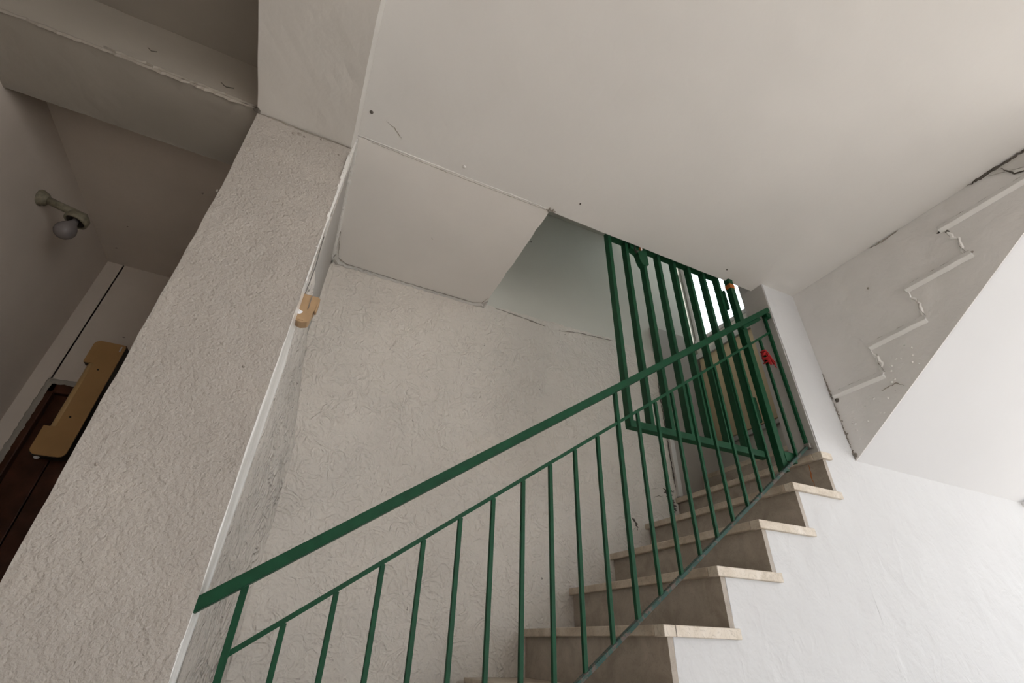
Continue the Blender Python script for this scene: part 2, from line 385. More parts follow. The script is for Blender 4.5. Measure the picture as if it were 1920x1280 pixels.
# beam running towards the viewer, pillar, cross beam, hall ceiling
struct('trim_1', rbox(XP0, XP1, -3.6, YS + 0.2, 1.62, ZC + 0.2, 0.035, 0.0022, seed=4), 'beam', 'plastered ceiling beam running forward from the pillar top', 'beam')
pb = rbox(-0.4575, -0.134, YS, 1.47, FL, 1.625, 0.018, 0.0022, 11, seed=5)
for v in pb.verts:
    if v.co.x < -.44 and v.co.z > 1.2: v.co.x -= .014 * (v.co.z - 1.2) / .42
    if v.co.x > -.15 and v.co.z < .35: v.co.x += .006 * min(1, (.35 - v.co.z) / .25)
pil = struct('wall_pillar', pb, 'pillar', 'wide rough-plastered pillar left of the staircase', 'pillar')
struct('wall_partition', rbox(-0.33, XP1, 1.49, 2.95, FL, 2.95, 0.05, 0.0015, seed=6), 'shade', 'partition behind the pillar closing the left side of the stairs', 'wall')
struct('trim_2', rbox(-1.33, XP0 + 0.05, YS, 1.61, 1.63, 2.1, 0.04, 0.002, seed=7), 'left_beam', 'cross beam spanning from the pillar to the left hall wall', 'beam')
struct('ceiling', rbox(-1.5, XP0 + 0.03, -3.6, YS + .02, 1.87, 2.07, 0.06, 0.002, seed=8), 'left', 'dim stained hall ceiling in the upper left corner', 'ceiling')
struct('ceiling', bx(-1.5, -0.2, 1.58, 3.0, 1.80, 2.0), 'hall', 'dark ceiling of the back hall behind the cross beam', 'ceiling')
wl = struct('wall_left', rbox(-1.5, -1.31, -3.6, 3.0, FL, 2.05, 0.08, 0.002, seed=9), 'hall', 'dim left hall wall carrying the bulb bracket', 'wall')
# gloss painted strip and filler runs on the pillar's stair side
def gloss_strip():
    bm = bmesh.new(); prof = [(1.3025, -.1345), (1.306, -.1325), (1.33, -.132), (1.38, -.132), (1.42, -.1315), (1.445, -.130), (1.458, -.128), (1.466, -.1255), (1.472, -.1265), (1.476, -.134)]
    rows = []; N = 180
    for q in range(N + 1):
        z = FL + (1.0 - FL) * q / N if q < 140 else None
        z = FL + (1.60 - FL) * q / N
        row = []
        dxx = .005 * min(1, max(0, (.35 - z) / .25)); nar = min(1, max(0, (.42 - z) / .45))
        up = max(0, min(1, (z - .70) / .25))
        for j, (y, x) in enumerate(prof):
            xx = x * (1 - up) + -.1335 * up
            yy = y - up * (y - 1.30) * .22 - nar * (y - 1.30) * .6
            if j == 0: yy += .0035 * noise.noise(Vector((z * 21, 5, 0)))
            row.append(bm.verts.new((xx + dxx + .0012 * noise.noise(Vector((yy * 30, z * 6, 3))), yy, z)))
        rows.append(row)
    for A, B in zip(rows, rows[1:]):
        for c in range(len(prof) - 1): bm.faces.new((A[c], A[c + 1], B[c + 1], B[c]))
    return bm
gs = obj('gloss_strip', gloss_strip(), 'gloss', pil, True); gs['label'] = 'glossy white painted edge strip'
rnd = random.Random(5)
for i, (y0, z0, y1, z1, w_) in enumerate(((1.303, 1.62, 1.31, 0.95, .016), (1.33, 1.62, 1.325, 1.25, .012), (1.37, 1.78, 1.34, 1.30, .010))):
    obj('filler_run', ribbon([(XP1 + .001, y0, z0), (XP1 + .002, (y0 + y1) / 2 + .004, (z0 + z1) / 2), (XP1 + .001, y1, z1)], w_, 0.006, (1, 0, 0), 0.7, 20 + i), 'seam', pil)
for i, (a, b_) in enumerate((((1.345, 1.60), (1.335, 1.46)), ((1.372, 1.40), (1.366, 1.30)))):
    obj('crack', ribbon([(XP1 + .004, a[0], a[1]), (XP1 + .004, (a[0] + b_[0]) / 2 + .006, (a[1] + b_[1]) / 2), (XP1 + .004, b_[0], b_[1])], 0.003, 0.002, (1, 0, 0), 0.8, 30 + i), 'grime', pil)
obj('top_crack', ribbon([(XP0, 1.298, 1.617), (-0.32, 1.297, 1.612), (-0.2, 1.297, 1.616), (XP1, 1.298, 1.615)], 0.005, 0.002, (0, -1, 0), 0.8, 40), 'grime', pil)
for i, (x, z, r) in enumerate(((-0.339, 1.58, .007), (-0.32, 1.588, .010), (-0.30, 1.583, .005), (-0.243, 1.604, .006), (-0.17, 1.558, .004), (-0.207, 0.611, .004), (-.463, 1.19, .004), (-0.408, 0.309, .004))):
    b = bmesh.new(); lathe(b, [(r, 0.003), (r * .8, -.001), (r * .3, -.004)], (x, 1.30, z), (0, 1, 0), 9); wob(b, .003, 80, i)
    obj('chip', b, 'grime', pil)
obj('corner_debris', wob(lathe(bmesh.new(), [(.012, -.004), (.01, .006), (.004, .012)], (XP0, 1.292, 1.625), (0, -1, 0), 10), .008, 60, 3), 'dark_grime', pil)
# seam lines of the hall ceiling
hallc = wl
obj('joint_line', ribbon([(-1.3, 1.297, 1.632), (-0.9, 1.297, 1.634), (-0.6, 1.297, 1.632), (-0.48, 1.296, 1.63)], 0.014, 0.004, (0, -1, 0), 0.6, 50), 'grime', wl)
obj('joint_filler', ribbon([(-0.95, 1.293, 1.640), (-0.6, 1.293, 1.640), (-0.48, 1.292, 1.637)], 0.008, 0.005, (0, -1, 0), 0.7, 51), 'left_beam', wl)
for i, (x, y, l) in enumerate(((-0.62, 1.297, .045), (-0.86, 1.297, .03))):
    z = 1.70 + .03 * (i % 3)
    obj('scratch', ribbon([(x, y, z), (x + l * .5, y, z - l * .3), (x + l, y, z - l * .1)], 0.004, 0.001, (0, -1, 0), 0.6, 60 + i, step=.005), 'dark_grime', wl)

# rear stair wall with its thick textured coat
wr = struct('wall_rear', bx(-0.35, 2.60, YR, YR + 0.15, FL, 4.7), 'upper', 'rear staircase wall, smooth grey paint above a rough coat', 'wall')
def coat():
    bm = bmesh.new(); NX, NZ = 150, 8
    xs = [XP1 - 0.02 + (2.165 - XP1 + 0.02) * i / NX for i in range(NX + 1)]
    rows = []
    for i, x in enumerate(xs):
        top = 1.80 if x < 0.80 else 1.835 + 0.03 * min(1, (x - .8)) 
        top += 0.020 * noise.noise(Vector((x * 5, 1, 0))) + 0.010 * noise.noise(Vector((x * 23, 2, 0)))
        if x < 0.80: top = 1.806
        col = []
        for j in range(NZ + 1):
            z = FL + (top - FL) * j / NZ
            col.append(bm.verts.new((x, YR - 0.012 - .002 * noise.noise(Vector((x * 7, z * 7, 0))), z)))
        col.append(bm.verts.new((x, YR + 0.004, top + 0.012)))
        rows.append(col)
    for A, B in zip(rows, rows[1:]):
        for k in range(len(A) - 1): bm.faces.new((A[k], A[k + 1], B[k + 1], B[k]))
    A = rows[-1]; bot = [bm.verts.new((xs[-1] + .006, YR + .004, v.co.z)) for v in A]
    for k in range(len(A) - 1): bm.faces.new((A[k], A[k + 1], bot[k + 1], bot[k]))
    return bm
ct = obj('plaster_coat', coat(), 'coat', wr); ct['label'] = 'rough swirled plaster coat'
# coat on the partition side, behind the gloss strip
def coat_side():
    bm = bmesh.new(); rows = []
    for i in range(31):
        y = 1.345 + (YR - 1.345) * i / 30; top = 1.12 + 0.10 * i / 30 + .03 * noise.noise(Vector((y * 9, 8, 0))) 
        row = []
        for j in range(31):
            z = FL + (top - FL) * j / 30
            cv = .085 * max(0, (y - 1.70) / (YR - 1.70)) ** 2 * min(1, max(0, (top - z) / .5))
            row.append(bm.verts.new((XP1 + (0.0035 if i < 5 else 0.0075) + cv + (.0035 if i > 8 else 0) * noise.noise(Vector((y * 11, z * 11, 4))), y, z)))
        rows.append(row + [bm.verts.new((XP1 - .003, y, top + .008))])
    for A, B in zip(rows, rows[1:]):
        for k in range(len(A) - 1): bm.faces.new((A[k], A[k + 1], B[k + 1], B[k]))
    A = rows[0]; bt = [bm.verts.new((XP1 - .003, 1.342, v.co.z)) for v in A]
    for k in range(len(A) - 1): bm.faces.new((A[k], A[k + 1], bt[k + 1], bt[k]))
    return bm
obj('side_coat', coat_side(), 'coat_side', wr, True)
obj('edge_filler', ribbon([(XP1 + .003, 1.38, ZC - .012), (XP1 + .003, 1.7, ZC - .014), (XP1 + .004, 2.0, ZC - .016), (XP1 + .004, 2.2, ZC - .03)], 0.034, 0.006, (1, 0, -.7), 0.35, 76), 'seam', wr)
obj('corner_filler', ribbon([(XP1 + .012, 2.235, ZC - .01), (XP1 + .014, 2.235, 1.5), (XP1 + .014, 2.235, 1.2)], 0.05, 0.006, (.8, -.8, 0), 0.2, 77), 'coat', wr)
# raised smear under the landing panel, its rounded ends
obj('filler_seam', ribbon([(XP1 + .01, 2.12, ZC - .006), (XP1 + .02, 2.22, ZC - .006), (-0.07, 2.243, ZC - .006), (0.3, 2.246, ZC - .006), (0.72, 2.246, ZC - .006), (0.79, 2.23, ZC - .006), (0.80, 2.17, ZC - .006)], 0.034, 0.008, (0, -.5, -1), 0.5, 70), 'seam', wr)
obj('grime_seam', ribbon([(XP1 + .012, 1.95, ZC - .007), (XP1 + .03, 2.19, ZC - .007), (-0.06, 2.225, ZC - .008), (0.3, 2.232, ZC - .008), (0.72, 2.228, ZC - .008), (0.775, 2.205, ZC - .008), (0.79, 2.14, ZC - .007)], 0.003, 0.001, (0, -.5, -1), 0.9, 71), 'grime', wr)
obj('coat_edge_crack', ribbon([(0.88, 2.246, 1.826), (1.1, 2.246, 1.815), (1.25, 2.246, 1.80)], 0.007, 0.002, (0, -1, 0), 0.9, 72), 'grime', wr)
obj('coat_edge_crack', ribbon([(1.35, 2.246, 1.795), (1.5, 2.246, 1.83), (1.8, 2.246, 1.85)], 0.004, 0.002, (0, -1, 0), 0.9, 73), 'grime', wr)
pipe = obj('conduit_box', bx(2.165, 2.20, YR - 0.035, YR + .01, 0.80, 2.085, bev=.004), 'seam', wr); pipe['label'] = 'cream vertical conduit box'
obj('conduit_crack', ribbon([(2.16, 2.243, 1.6), (2.158, 2.243, 1.2), (2.162, 2.243, 0.86)], 0.007, 0.002, (0, -1, 0), 0.9, 74), 'dark_grime', wr)
obj('damp_patch', ribbon([(2.09, 2.246, .86), (2.10, 2.246, .80), (2.125, 2.246, .76), (2.13, 2.246, .70)], .030, .002, (0, -1, 0), 1.1, 131, step=.005), 'dark_grime', wr)
obj('damp_patch', ribbon([(2.06, 2.246, .84), (2.10, 2.246, .825), (2.15, 2.246, .835)], .010, .002, (0, -1, 0), 1.1, 132, step=.005), 'dark_grime', wr)
obj('damp_patch', ribbon([(1.80, 2.246, .635), (1.825, 2.246, .61), (1.83, 2.246, .57)], .012, .002, (0, -1, 0), 1.1, 133, step=.005), 'dark_grime', wr)
obj('scuff', ribbon([(1.98, 2.246, 0.77), (2.02, 2.246, 0.79), (2.06, 2.246, 0.785)], 0.007, 0.001, (0, -1, 0), 0.9, 75), 'grime', wr)
obj('dado_coat', bx(2.20, 2.602, YR - 0.008, YR + .005, 0.6, 2.11, bev=.003), 'end_wall', wr)

# landing recess walls and end wall
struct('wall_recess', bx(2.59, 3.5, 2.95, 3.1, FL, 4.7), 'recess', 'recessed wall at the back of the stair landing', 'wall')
struct('wall_recess', bx(2.60 - .1, 2.595, YR + .01, 3.0, FL, 4.7), 'upper', 'short return wall closing the landing recess', 'wall')
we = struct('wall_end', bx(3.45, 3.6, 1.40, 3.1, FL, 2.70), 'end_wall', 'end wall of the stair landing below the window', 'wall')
struct('wall_end', bx(3.45, 3.6, 1.2, 1.36, 2.70, 4.7), 'upper', 'plastered jamb to the right of the stair window', 'wall')
struct('wall_upper', bx(XP1 - .2, 3.6, 1.15, 1.35, 2.0, 4.7), 'upper', 'upper floor wall above the slab edge', 'wall')
struct('wall_upper', bx(-0.35, XP1, 1.3, 2.4, 2.9, 4.7), 'upper', 'upper floor side wall over the partition', 'wall')
for i, (ya, yb) in enumerate(((1.45, 1.78), (1.79, 2.14), (2.15, 2.50), (2.51, 2.93))):
    obj('board', bx(3.425, 3.46, ya, yb, 1.62, 2.50 + .012 * (i % 2), bev=.004), 'tan_board', we)
obj('sill_rail', bx(3.40, 3.46, 1.36, 2.95, 2.50, 2.56, bev=.004), 'frame', we)
obj('skirt_rail', bx(3.42, 3.46, 1.36, 2.95, 1.57, 1.61, bev=.004), 'frame', we)
# window
win = thing('window_1', 'bright stair window behind the open gate', 'window'); win['kind'] = 'structure'
fr = obj('window_frame', bx(3.44, 3.56, 1.36, 2.95, 2.70, 2.745, bev=.004), 'frame', win)
for y in (1.385, 1.90, 2.42, 2.925):
    obj('mullion', bx(3.46, 3.54, y - .022, y + .022, 2.74, 4.6, bev=.003), 'frame', win)
for z in (3.72,):
    obj('transom', bx(3.465, 3.535, 1.36, 2.95, z - .02, z + .02, bev=.003), 'frame', win)
for y0, y1 in ((1.407, 1.878), (1.922, 2.398), (2.442, 2.903)):
    obj('pane', bx(3.498, 3.503, y0, y1, 2.745, 4.6), 'glass', win)

# stair side wall: stepped body, strip beside the opening, wall to the right
def stair_wall():
    poly = []
    x0 = sx(0) + 0.045
    poly.append((x0, FL)); poly.append((x0, sz(0) - 0.03))
    for k in range(1, 9 + 1):
        poly.append((sx(k) + 0.045, sz(k - 1) - 0.03)); poly.append((sx(k) + 0.045, sz(k) - 0.03))
    poly.append((XR, sz(9) - 0.03)) if XR > sx(9) + .045 else None
    return poly
bmw = bmesh.new()
# columns of the stepped wall, gridded so the plaster can be uneven
def add_r(bm, *a, **k):
    b = rbox(*a, **k); me = bpy.data.meshes.new('t'); b.to_mesh(me); b.free(); bm.from_mesh(me); bpy.data.meshes.remove(me)
for k in range(0, 10):
    xa = sx(k) + 0.045; xb = sx(k + 1) + 0.045 + .004
    if k == 9: continue
    add_r(bmw, xa, xb, YS, YS + 0.14, FL, sz(k) - 0.03, step=0.05, amp=0.0016, seed=13)
add_r(bmw, sx(9) + .0445, 7.1, YS, YS + 0.145, FL, sz(9) - 0.03, step=0.05, amp=0.0016, seed=13)
add_r(bmw, 2.222, XZ + .05, YS, YS + 0.145, sz(9) - 0.035, sz(9) + .01, step=0.03, amp=0.0016, seed=13)
add_r(bmw, XR, XZ + .05, YS, YS + 0.145, sz(9) + .0005, 2.05, step=0.03, amp=0.0022, seed=13)
add_r(bmw, XZ, 7.1, YS, YS + 0.145, sz(9) - 0.035, 2.05, step=0.06, amp=0.0016, seed=13)
ws = struct('wall_stairs', bmw, 'side', 'bright white wall under and beside the marble steps', 'wall')
rv = obj('reveal_shade_skin', rbox(XR - .006, XR + .004, YS + .004, YS + .147, sz(9) - .001, 2.04, 0.02, .001, seed=31), 'reveal', ws); rv['label'] = 'reveal of the stair opening, its shade put into the colour'
# upper flight: side face with the imprint of its steps, and sloping soffit
SL = 0.709
def zs(y): return 0.800 + (1.29 - y) * SL
wz = struct('wall_flight', wob(bmesh.new(), 0) if False else prism([(1.31, zs(1.31)), (-0.16, zs(-0.16)), (-0.16, 2.02), (1.31, 2.02)], 0, XZ, XZ + 0.008), 'zig', 'grey side face of the upper stair flight with a zigzag step imprint', 'wall')
bs = prism([(1.31, zs(1.31)), (-0.14, zs(-0.14)), (-0.14, 2.02), (1.31, 2.02)], 0, XZ + 0.006, 7.1)
struct('ceiling', bs, 'soffit', 'bright sloping underside of the upper stair flight', 'ceiling')
struct('ceiling', bx(XZ, 7.1, -3.6, -0.12, ZC, 2.0), 'ceiling', 'flat ceiling near the entrance opening right of the flight', 'ceiling')
zig = [(1.284, 1.128, 1.03, 1.130), (1.036, 1.290, 0.776, 1.297), (0.790, 1.478, 0.517, 1.483), (0.566, 1.672, 0.19, 1.672)]
for i, (ya, za, yb, zb) in enumerate(zig):
    def sec(name, pr, m):
        bm = bmesh.new(); n = 14; rows = []
        for q in range(n + 1):
            t = q / n; y = ya + (yb - ya) * t; z = za + (zb - za) * t
            rows.append([bm.verts.new((XZ - dx + .0012 * noise.noise(Vector((y * 30, z * 9, h))), y, z + h + .0018 * noise.noise(Vector((y * 22, i, h))))) for dx, h in pr])
        for A, B in zip(rows, rows[1:]):
            for c in range(len(pr) - 1): bm.faces.new((A[c], A[c + 1], B[c + 1], B[c]))
        bm.faces.new(rows[0]); bm.faces.new(rows[-1])
        return obj(name, bm, m, wz)
    sec('tread_end', [(-.004, .034), (.003, .031), (.011, .006), (.0112, .003), (-.004, .003)], 'zig')
    sec('lip', [(-.004, .005), (.0185, .0055), (.020, .003), (.0185, .000), (.003, -.009), (-.004, -.010)], 'lip')
    obj('tread_line', ribbon([(XZ - .001, ya, za + .031), (XZ - .001, yb, zb + .031)], 0.0035, 0.0012, (-1, 0, 0), 0.8, 90 + i), 'grime', wz)
for i, (y, z0, z1) in enumerate(((1.033, 1.13, 1.292), (0.783, 1.297, 1.48), (0.54, 1.483, 1.672))):
    obj('riser_edge', ribbon([(XZ, y + .004, z0 + .01), (XZ, y - .012, (z0 + z1) / 2), (XZ, y + .012, z1)], 0.022, 0.0045, (-1, 0, 0), 0.55, 100 + i), 'lip', wz)
    obj('riser_crack', ribbon([(XZ - .003, y - .012, z0 + .02), (XZ - .003, y - .002, z0 + .07), (XZ - .003, y - .014, z0 + .12)], 0.0025, 0.0025, (-1, 0, 0), 0.9, 110 + i), 'grime', wz)
for i, (y, z, r) in enumerate(((1.278, 1.11, .012), (1.272, 1.145, .005), (0.545, 1.655, .009), (0.572, 1.675, .008), (0.515, 1.50, .006), (0.93, 1.60, .005), (1.292, .93, .006), (1.292, 1.0, .005), (1.29, .82, .010), (.22, 1.67, .010))):
    b = bmesh.new(); lathe(b, [(r, -.003), (r * .8, .002), (r * .3, .004)], (XZ, y, z), (-1, 0, 0), 9); wob(b, .005, 70, i)
    obj('chip', b, 'dark_grime' if i in (0, 2, 3, 9) else 'grime', wz)
for i, (z0, z1, w_) in enumerate(((1.28, 1.12, .006), (1.10, 1.0, .007), (.99, .86, .005), (.85, .80, .012))):
    obj('corner_grime', ribbon([(XZ - .003, YS - .003, z0), (XZ - .006, YS - .004, (z0 + z1) / 2), (XZ - .003, YS - .003, z1)], w_, .0015, (-.7, -.7, 0), 1.0, 140 + i, step=.005), 'grime', wz)
# broken plaster where the flight side meets the ceiling
obj('broken_plaster', wob(prism([(0.33, 1.798), (0.20, 1.72), (0.15, 1.69), (0.10, 1.70), (0.05, 1.81), (0.25, 1.812)], 0, XZ - .006, XZ + .01), .004, 40, 2), 'seam', wz)
obj('corner_gap', ribbon([(XZ - .004, .40, 1.808), (XZ - .008, .30, 1.802), (XZ - .008, .10, 1.798)], .012, .003, (-1, 0, -1), .7, 121, step=.006), 'dark_grime', wz)
obj('crack', ribbon([(XZ - .008, .28, 1.79), (XZ - .008, .26, 1.73), (XZ - .008, .20, 1.70), (XZ - .008, .17, 1.66)], .006, .003, (-1, 0, 0), .7, 122, step=.006), 'dark_grime', wz)
obj('crack', ribbon([(XZ - .002, .84, 1.806), (XZ - .003, .78, 1.80), (XZ - .002, .70, 1.806)], .005, .003, (-1, 0, 0), .8, 123, step=.006), 'grime', wz)
obj('crack', ribbon([(XZ - .002, 1.07, 1.07), (XZ - .002, 1.0, 1.08), (XZ - .002, .97, 1.05)], .004, .001, (-1, 0, 0), .8, 124, step=.006), 'grime', wz)
for i in range(26):
    y = rnd.uniform(.88, 1.26); z = zs(y) + rnd.uniform(.03, .16); r = rnd.uniform(.003, .008)
    b = bmesh.new(); lathe(b, [(r, -.002), (r * .8, .0015), (r * .3, .0035)], (XZ, y, z), (-1, 0, 0), 8); wob(b, .003, 70, i)
    obj('plaster_lump', b, 'zig', wz)
obj('join_line', ribbon([(2.5, YS - .001, .802), (3.2, YS - .001, .804), (4.3, YS - .001, .803)], .004, .0015, (0, -1, 0), .6, 125), 'soffit', wz)

# hall back wall with the door opening, room enclosure
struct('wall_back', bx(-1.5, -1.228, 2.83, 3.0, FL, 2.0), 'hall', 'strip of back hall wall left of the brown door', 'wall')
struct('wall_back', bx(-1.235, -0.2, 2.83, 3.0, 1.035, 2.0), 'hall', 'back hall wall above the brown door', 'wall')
dr = thing('door_1', 'dark reddish-brown boarded door in the back hall', 'door'); dr['kind'] = 'structure'
for i in range(7):
    xa = -1.20 + i * .125
    obj('plank', bx(xa, xa + .121, 2.872, 2.90, FL, 1.0, bev=.004), 'door', dr)
obj('door_frame', bx(-1.232, -1.196, 2.835, 2.93, FL, 1.035, bev=.004), 'door', dr)
obj('door_head', bx(-1.232, -0.3, 2.835, 2.93, .985, 1.035, bev=.004), 'door', dr)
obj('door_back', bx(-1.232, -0.3, 2.93, 2.98, FL, 1.035), 'door', dr)
obj('paint_smear', ribbon([(-1.236, 2.829, -.2), (-1.235, 2.829, .4), (-1.232, 2.829, 1.04), (-1.1, 2.829, 1.045), (-.9, 2.829, 1.04)], .028, .002, (0, -1, 0), .16, 130), 'left_beam', dr)
struct('wall_front', bx(-1.6, 1.1, -3.75, -3.6, FL, 2.1), 'side', 'narrow hall wall left of the added light opening behind the viewer', 'wall')  # unseen gap between these walls, added to throw light on the rear wall
struct('wall_front', bx(3.4, 7.1, -3.75, -3.6, FL, 2.1), 'side', 'hall wall right of the added light opening behind the viewer', 'wall')
struct('wall_front', bx(1.05, 3.45, -3.75, -3.6, 1.35, 2.1), 'side', 'hall wall over the added light opening behind the viewer', 'wall')
struct('wall_right', bx(7.0, 7.15, -3.75, -3.0, FL, 2.1), 'side', 'wall pier beside the entrance opening', 'wall')
struct('wall_right', bx(7.0, 7.15, -3.05, 1.45, 1.5, 2.1), 'side', 'wall over the entrance opening', 'wall')

# ------------------------------------------------------------------ staircase
st = thing('staircase', 'beige marble staircase with dark risers climbing to the right', 'staircase', loc=(0, 0, 0))
for k in range(0, 11):
    x0, z = sx(k), sz(k)
    x1 = sx(k + 1) + 0.03 if k < 10 else 3.449
    if k < 10:
        obj('side_strip', wob(bx(x0, (sx(k + 1) + .052 if k < 9 else 2.224), 1.283, 1.328, z - 0.031, z, bev=.0025), .0008, 20, k), 'tread_end', st)
    o = obj('tread', bx(x0 - .001, x1, 1.3295 if k < 10 else YS + .146, YR, z - 0.030, z, bev=.003), 'tread', st)
    if k == 10: o['label'] = 'landing slab at the top of the flight'
    obj('riser', bx(x0 + 0.022, x0 + 0.044, YS - .001 if k < 10 else YS + .146, YR, z - RISE - (0 if k else 0.02), z - 0.029, bev=.001), 'riser', st)
obj('landing_slab', bx(sx(10), 3.449, YS + .146, 2.949, sz(10) - .15, sz(10) - .0302), 'riser', st)
obj('joint', bx(sx(5) + .0445, sx(5) + .0465, 1.2815, 1.3, sz(5) - .031, sz(5) + .0005), 'grime', st)

obj('rust_stain', ribbon([(sx(9) + .0215, 1.372, sz(9) - .035), (sx(9) + .0215, 1.376, sz(9) - .09), (sx(9) + .0215, 1.374, sz(9) - .135)], .016, .0006, (-1, 0, 0), .5, 150), 'rust', st)
# ------------------------------------------------------------------ railing
YRL = 1.34
rl = thing('stair_railing', 'green painted iron stair railing with sloping handrail', 'railing')
def hz(x): return 0.203 + 0.685 * (x - 0.087)     # handrail centre line
def mz(x): return 0.1035 + 0.690 * (x - 0.155)
def bz(x): return 0.135 + 0.685 * (x - 1.143)
h = obj('handrail', bar(bmesh.new(), (XP1 + .001, YRL - .012, hz(XP1)), (2.17, YRL - .012, hz(2.17)), 0.042, 0.027, .002), 'green', rl)
obj('mid_rail', bar(bmesh.new(), (-0.045, YRL, mz(-0.045)), (2.155, YRL, mz(2.155)), 0.012, 0.0115, .0015), 'green', rl)
obj('bottom_rail', bar(bmesh.new(), (-0.30, YRL, bz(-0.30)), (2.152, YRL, bz(2.152)), 0.016, 0.013, .0015), 'green_worn', rl)
obj('wall_lug', bx(2.14, 2.172, YRL - .03, YRL - .006, hz(2.15) - .045, hz(2.15) - .012, bev=.003), 'green', rl)
obj('wall_lug', bx(2.145, 2.172, YRL - .02, YRL + .01, bz(2.15) - .008, bz(2.15) + .018, bev=.004), 'steel', rl)
obj('support_bar', bar(bmesh.new(), (1.94, YRL - .001, hz(1.94) - .026), (2.10, YRL - .001, hz(2.10) - .026), 0.02, 0.018, .0015), 'green', rl)
for k in range(0, 23):
    if k == 20: continue
    x = -0.045 + 0.1 * k
    tall = k in (0, 11, 22)
    ztop = hz(x) - 0.013 if tall else mz(x) - 0.005
    hw = .0075 if tall else .0062
    b = bmesh.new(); box(b, x - hw, x + hw, YRL - hw, YRL + hw, bz(x), ztop, bev=.0012)
    o = obj('post' if tall else 'baluster', b, 'green', rl)
    if k == 0:
        pass
# ------------------------------------------------------------------ gate post and gate
gp = thing('gate_post', 'green square hinge post fixed behind the upper end of the railing', 'post')
obj('post_tube', bx(1.962, 1.996, 1.352, 1.386, bz(1.98) - .02, 1.86, bev=.002), 'green_gate', gp)
obj('post_head', bx(1.960, 2.0, 1.350, 1.388, 1.86, 1.93, bev=.002), 'rust', gp)
obj('rust_patch', bx(1.9605, 1.9975, 1.3505, 1.3875, 1.745, 1.775, bev=.002), 'rust', gp)
obj('base_tube', bx(1.99, 2.065, 1.349, 1.379, 0.735, 0.782, bev=.002), 'green_gate', gp)
ga = thing('stair_gate', 'open green barred metal gate standing parallel behind the railing', 'gate')
GY0, GY1 = 1.395, 1.430
xs_g = [1.171 + 0.1085 * i for i in range(8)]
GZ0, GZ1 = 0.752, 1.862
obj('bottom_bar', bx(xs_g[0] - .009, xs_g[-1] + .009, GY0 - .001, GY1 + .001, GZ0, GZ0 + .03, bev=.002), 'green_gate', ga)
obj('top_bar', bx(xs_g[0] - .009, xs_g[-1] + .009, GY0 - .001, GY1 + .001, GZ1 - .03, GZ1, bev=.002), 'green_gate', ga)
for i, x in enumerate(xs_g):
    o = obj('stile' if i in (0, 7) else 'gate_bar', bx(x - .010, x + .010, GY0, GY1, GZ0 + .001, GZ1 - .001, bev=.002), 'green_gate', ga)
for z0 in (0.935, 1.62):
    b = bmesh.new(); lathe(b, [(.006, 0), (.010, .003), (.010, .066), (.008, .069), (.0095, .072), (.0095, .13), (.005, .135)], (1.9615, 1.404, z0), (0, 0, 1), 14)
    obj('hinge', b, 'green_gate', ga, True)
def lock():
    b = prism([(1.30, 1.862), (1.41, 1.862), (1.41, 1.72), (1.385, 1.70), (1.365, 1.705), (1.352, 1.735), (1.350, 1.77), (1.345, 1.785), (1.30, 1.80)], 1, GY0 - .006, GY0 + .03)
    bmesh.ops.bevel(b, geom=b.edges[:], offset=.002, segments=1, affect='EDGES'); return b
lk = obj('lock_case', lock(), 'green_gate', ga); lk['label'] = 'lock case with a curved latch'
obj('latch_hook', tube(bmesh.new(), [(1.345, GY0 - .008, 1.79), (1.333, GY0 - .008, 1.772), (1.325, GY0 - .008, 1.79), (1.327, GY0 - .008, 1.81)], .005, 8), 'black', lk, True)
obj('keyhole_plate', lathe(bmesh.new(), [(.011, 0), (.011, .006), (.008, .008)], (1.365, GY0 - .006, 1.812), (0, -1, 0), 16), 'rust', lk, True)
obj('key_pin', bx(1.362, 1.367, GY0 - .019, GY0 - .012, 1.795, 1.825, bev=.001), 'white', lk)

# red twine knotted round the second last baluster
tw = thing('red_twine_knot', 'bunch of red plastic twine tied round a baluster near the top', 'twine')
b = bmesh.new(); rt = random.Random(3)
for i in range(9):
    zc = 1.335 - i * .0085; a0 = rt.uniform(0, 6)
    pts = []
    for j in range(14):
        a = 2 * math.pi * j / 14; r = .0125 + .003 * math.sin(3 * a + a0)
        pts.append((2.055 + r * math.cos(a) * 1.1, 1.34 + r * math.sin(a), zc + .006 * math.sin(a + a0)))
    tube(b, pts, .0038, 6, close=True)
obj('wrap', b, 'red', tw, True)
for i in range(12):
    a = rt.uniform(-.9, .9); b = bmesh.new()
    p = Vector((2.055 + .010 * a, 1.324, 1.325 - rt.uniform(0, .03)))
    pts = [p]; d = Vector((.0022 * a + .0012, -.001 + rt.uniform(-.001, .001), -.009))
    for j in range(7):
        p = p + d + Vector((rt.uniform(-.003, .003), rt.uniform(-.002, .002), rt.uniform(-.003, .003))); pts.append(p)
    tube(b, pts, .0024, 6); obj('loose_end', b, 'red', tw, True)

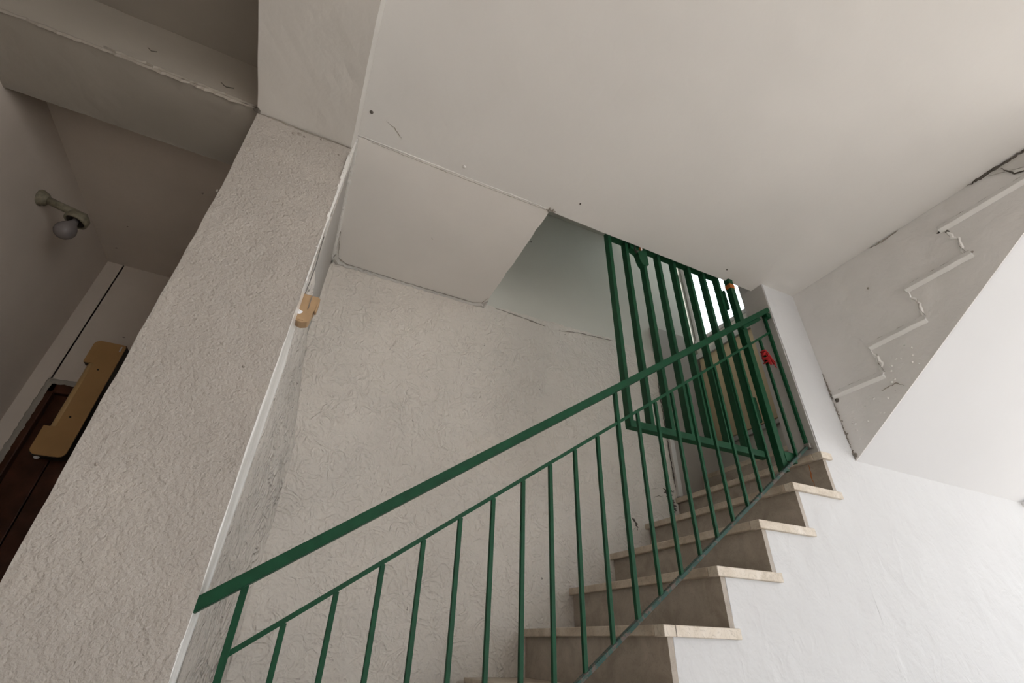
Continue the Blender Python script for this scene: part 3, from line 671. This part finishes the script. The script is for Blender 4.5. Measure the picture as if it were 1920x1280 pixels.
# ------------------------------------------------------------------ junction box on the pillar's stair side
jb = thing('junction_box', 'small tan plastic box with a slot on the inner edge of the pillar', 'box')
b = prism([(-.137, .957), (-.088, .957), (-.081, .952), (-.081, .925), (-.0875, .925), (-.0875, .90), (-.092, .895), (-.0935, .862), (-.098, .852), (-.116, .845), (-.137, .852)], 1, 1.392, 1.43)
bmesh.ops.bevel(b, geom=b.edges[:], offset=.0015, segments=1, affect='EDGES')
obj('box_body', b, 'tan', jb)
obj('hook', bx(-.0875, -.081, 1.391, 1.412, .897, .928, bev=.0025), 'tan', jb)
obj('slot', bx(-.1095, -.1070, 1.3905, 1.395, .90, .956), 'steel', jb)
obj('base_lip', bx(-.137, -.110, 1.3895, 1.396, .853, .862, bev=.002), 'tan', jb)
obj('paint_splash', wob(lathe(bmesh.new(), [(.008, 0), (.007, .0015), (.002, .002)], (-.128, 1.392, .883), (0, -1, 0), 12), .003, 120, 1), 'white', jb)
cb = obj('cable', tube(bmesh.new(), [(-.131, 1.37, 1.20), (-.130, 1.38, 1.14), (-.128, 1.395, 1.08), (-.130, 1.402, 1.02), (-.132, 1.404, .955)], .0014, 8), 'cable', None, True)
tag(cb, 'thin grey cable dropping into the tan junction box', 'cable')

# ------------------------------------------------------------------ bulb bracket on the left wall
lm = thing('wall_lamp', 'old metal bracket lamp with a bare bulb on the left wall', 'lamp', loc=(0, 0, 0))
LX, LY, LZ = -1.31, 2.10, 1.565
obj('wall_plate', lathe(bmesh.new(), [(.036, 0), (.036, .006), (.028, .014), (.030, .020), (.020, .030), (.016, .034)], (LX, LY, LZ), (1, 0, -.12), 20), 'old_metal', lm, True)
obj('arm', tube(bmesh.new(), [(LX + .015, LY, LZ), (LX + .09, LY, LZ - .018), (LX + .175, LY, LZ - .038)], [.017, .0175, .0175], 14), 'old_metal', lm, True)
skt = Vector((-1.152, LY, 1.51))
dn = Vector((-.12, -.05, -1)).normalized()
so = obj('socket', lathe(bmesh.new(), [(.018, -.03), (.030, -.022), (.041, -.008), (.043, .010), (.043, .020), (.037, .024), (.034, .022), (.034, .010), (.02, .006)], skt, dn, 24), 'old_metal', lm, True)
obj('socket_ring', lathe(bmesh.new(), [(.029, .008), (.033, .020), (.030, .0235), (.024, .018), (.018, .010)], skt, dn, 24), 'black', so, True)
obj('bulb', lathe(bmesh.new(), [(.014, .012), (.015, .030), (.022, .042), (.031, .056), (.036, .070), (.0375, .082), (.035, .096), (.027, .109), (.015, .117), (.003, .120)], skt, dn, 24), 'bulb', lm, True)

# ------------------------------------------------------------------ tan fixture beside the brown door
fx = thing('tan_wall_fixture', 'tan notched metal light fixture mounted upright beside the brown door', 'light fixture')
fz0, fz1, fx0, fx1 = 0.668, 1.278, -1.131, -0.996
def rc(cx, cz, r, a0, a1, n=6): return [(cx + r * math.cos(math.radians(a0 + (a1 - a0) * i / n)), cz + r * math.sin(math.radians(a0 + (a1 - a0) * i / n))) for i in range(n + 1)]
r_ = .028
pl = rc(fx0 + r_, fz0 + r_, r_, 180, 270) + rc(fx1 - r_, fz0 + r_, r_, 270, 360) + rc(fx1 - .012, fz1 - .012, .012, 0, 90) + rc(fx0 + r_, fz1 - r_, r_, 90, 180)
pl += [(fx0, fz1 - .13), (fx0 + .040, fz1 - .13), (fx0 + .040, fz0 + .135), (fx0, fz0 + .135)]
b = prism(pl, 1, 2.772, 2.782); obj('front_plate', b, 'tan_box', fx)
b = prism([(x + (.003 if x < -1.06 else -.002) * -1 , z + (.003 if z < 1 else -.003) * -1) for x, z in pl], 1, 2.780, 2.8285); obj('case', b, 'black', fx)
obj('tube_cover', tube(bmesh.new(), [(fx0 + .036, 2.786, fz0 + .137), (fx0 + .036, 2.786, fz1 - .132)], .016, 16), 'tan_light', fx, True)
for z in (fz0 + .19, fz1 - .16):
    obj('screw', lathe(bmesh.new(), [(.0045, 0), (.004, .002), (.001, .003)], (fx0 + .075, 2.772, z), (0, -1, 0), 10), 'black', fx)
obj('paint_fleck', bx(fx1 - .020, fx1 - .014, 2.7705, 2.773, fz1 - .04, fz1 - .012), 'seam', fx)
obj('end_plug', lathe(bmesh.new(), [(.012, 0), (.010, .012), (.004, .016)], (fx0 + .03, 2.80, fz0 + .002), (0, 0, -1), 12), 'white', fx, True)

# ------------------------------------------------------------------ small hook at the right edge
hk = thing('wall_hook', 'small round white hook on the bright wall at far right', 'hook')
obj('base', lathe(bmesh.new(), [(.020, 0), (.020, .004), (.012, .010), (.010, .022)], (3.955, YS, .786), (0, -1, 0), 18), 'white', hk, True)
obj('knob', lathe(bmesh.new(), [(.008, .018), (.017, .022), (.019, .030), (.014, .038), (.004, .041)], (3.955, YS, .786), (0, -1, 0), 18), 'white', hk, True)
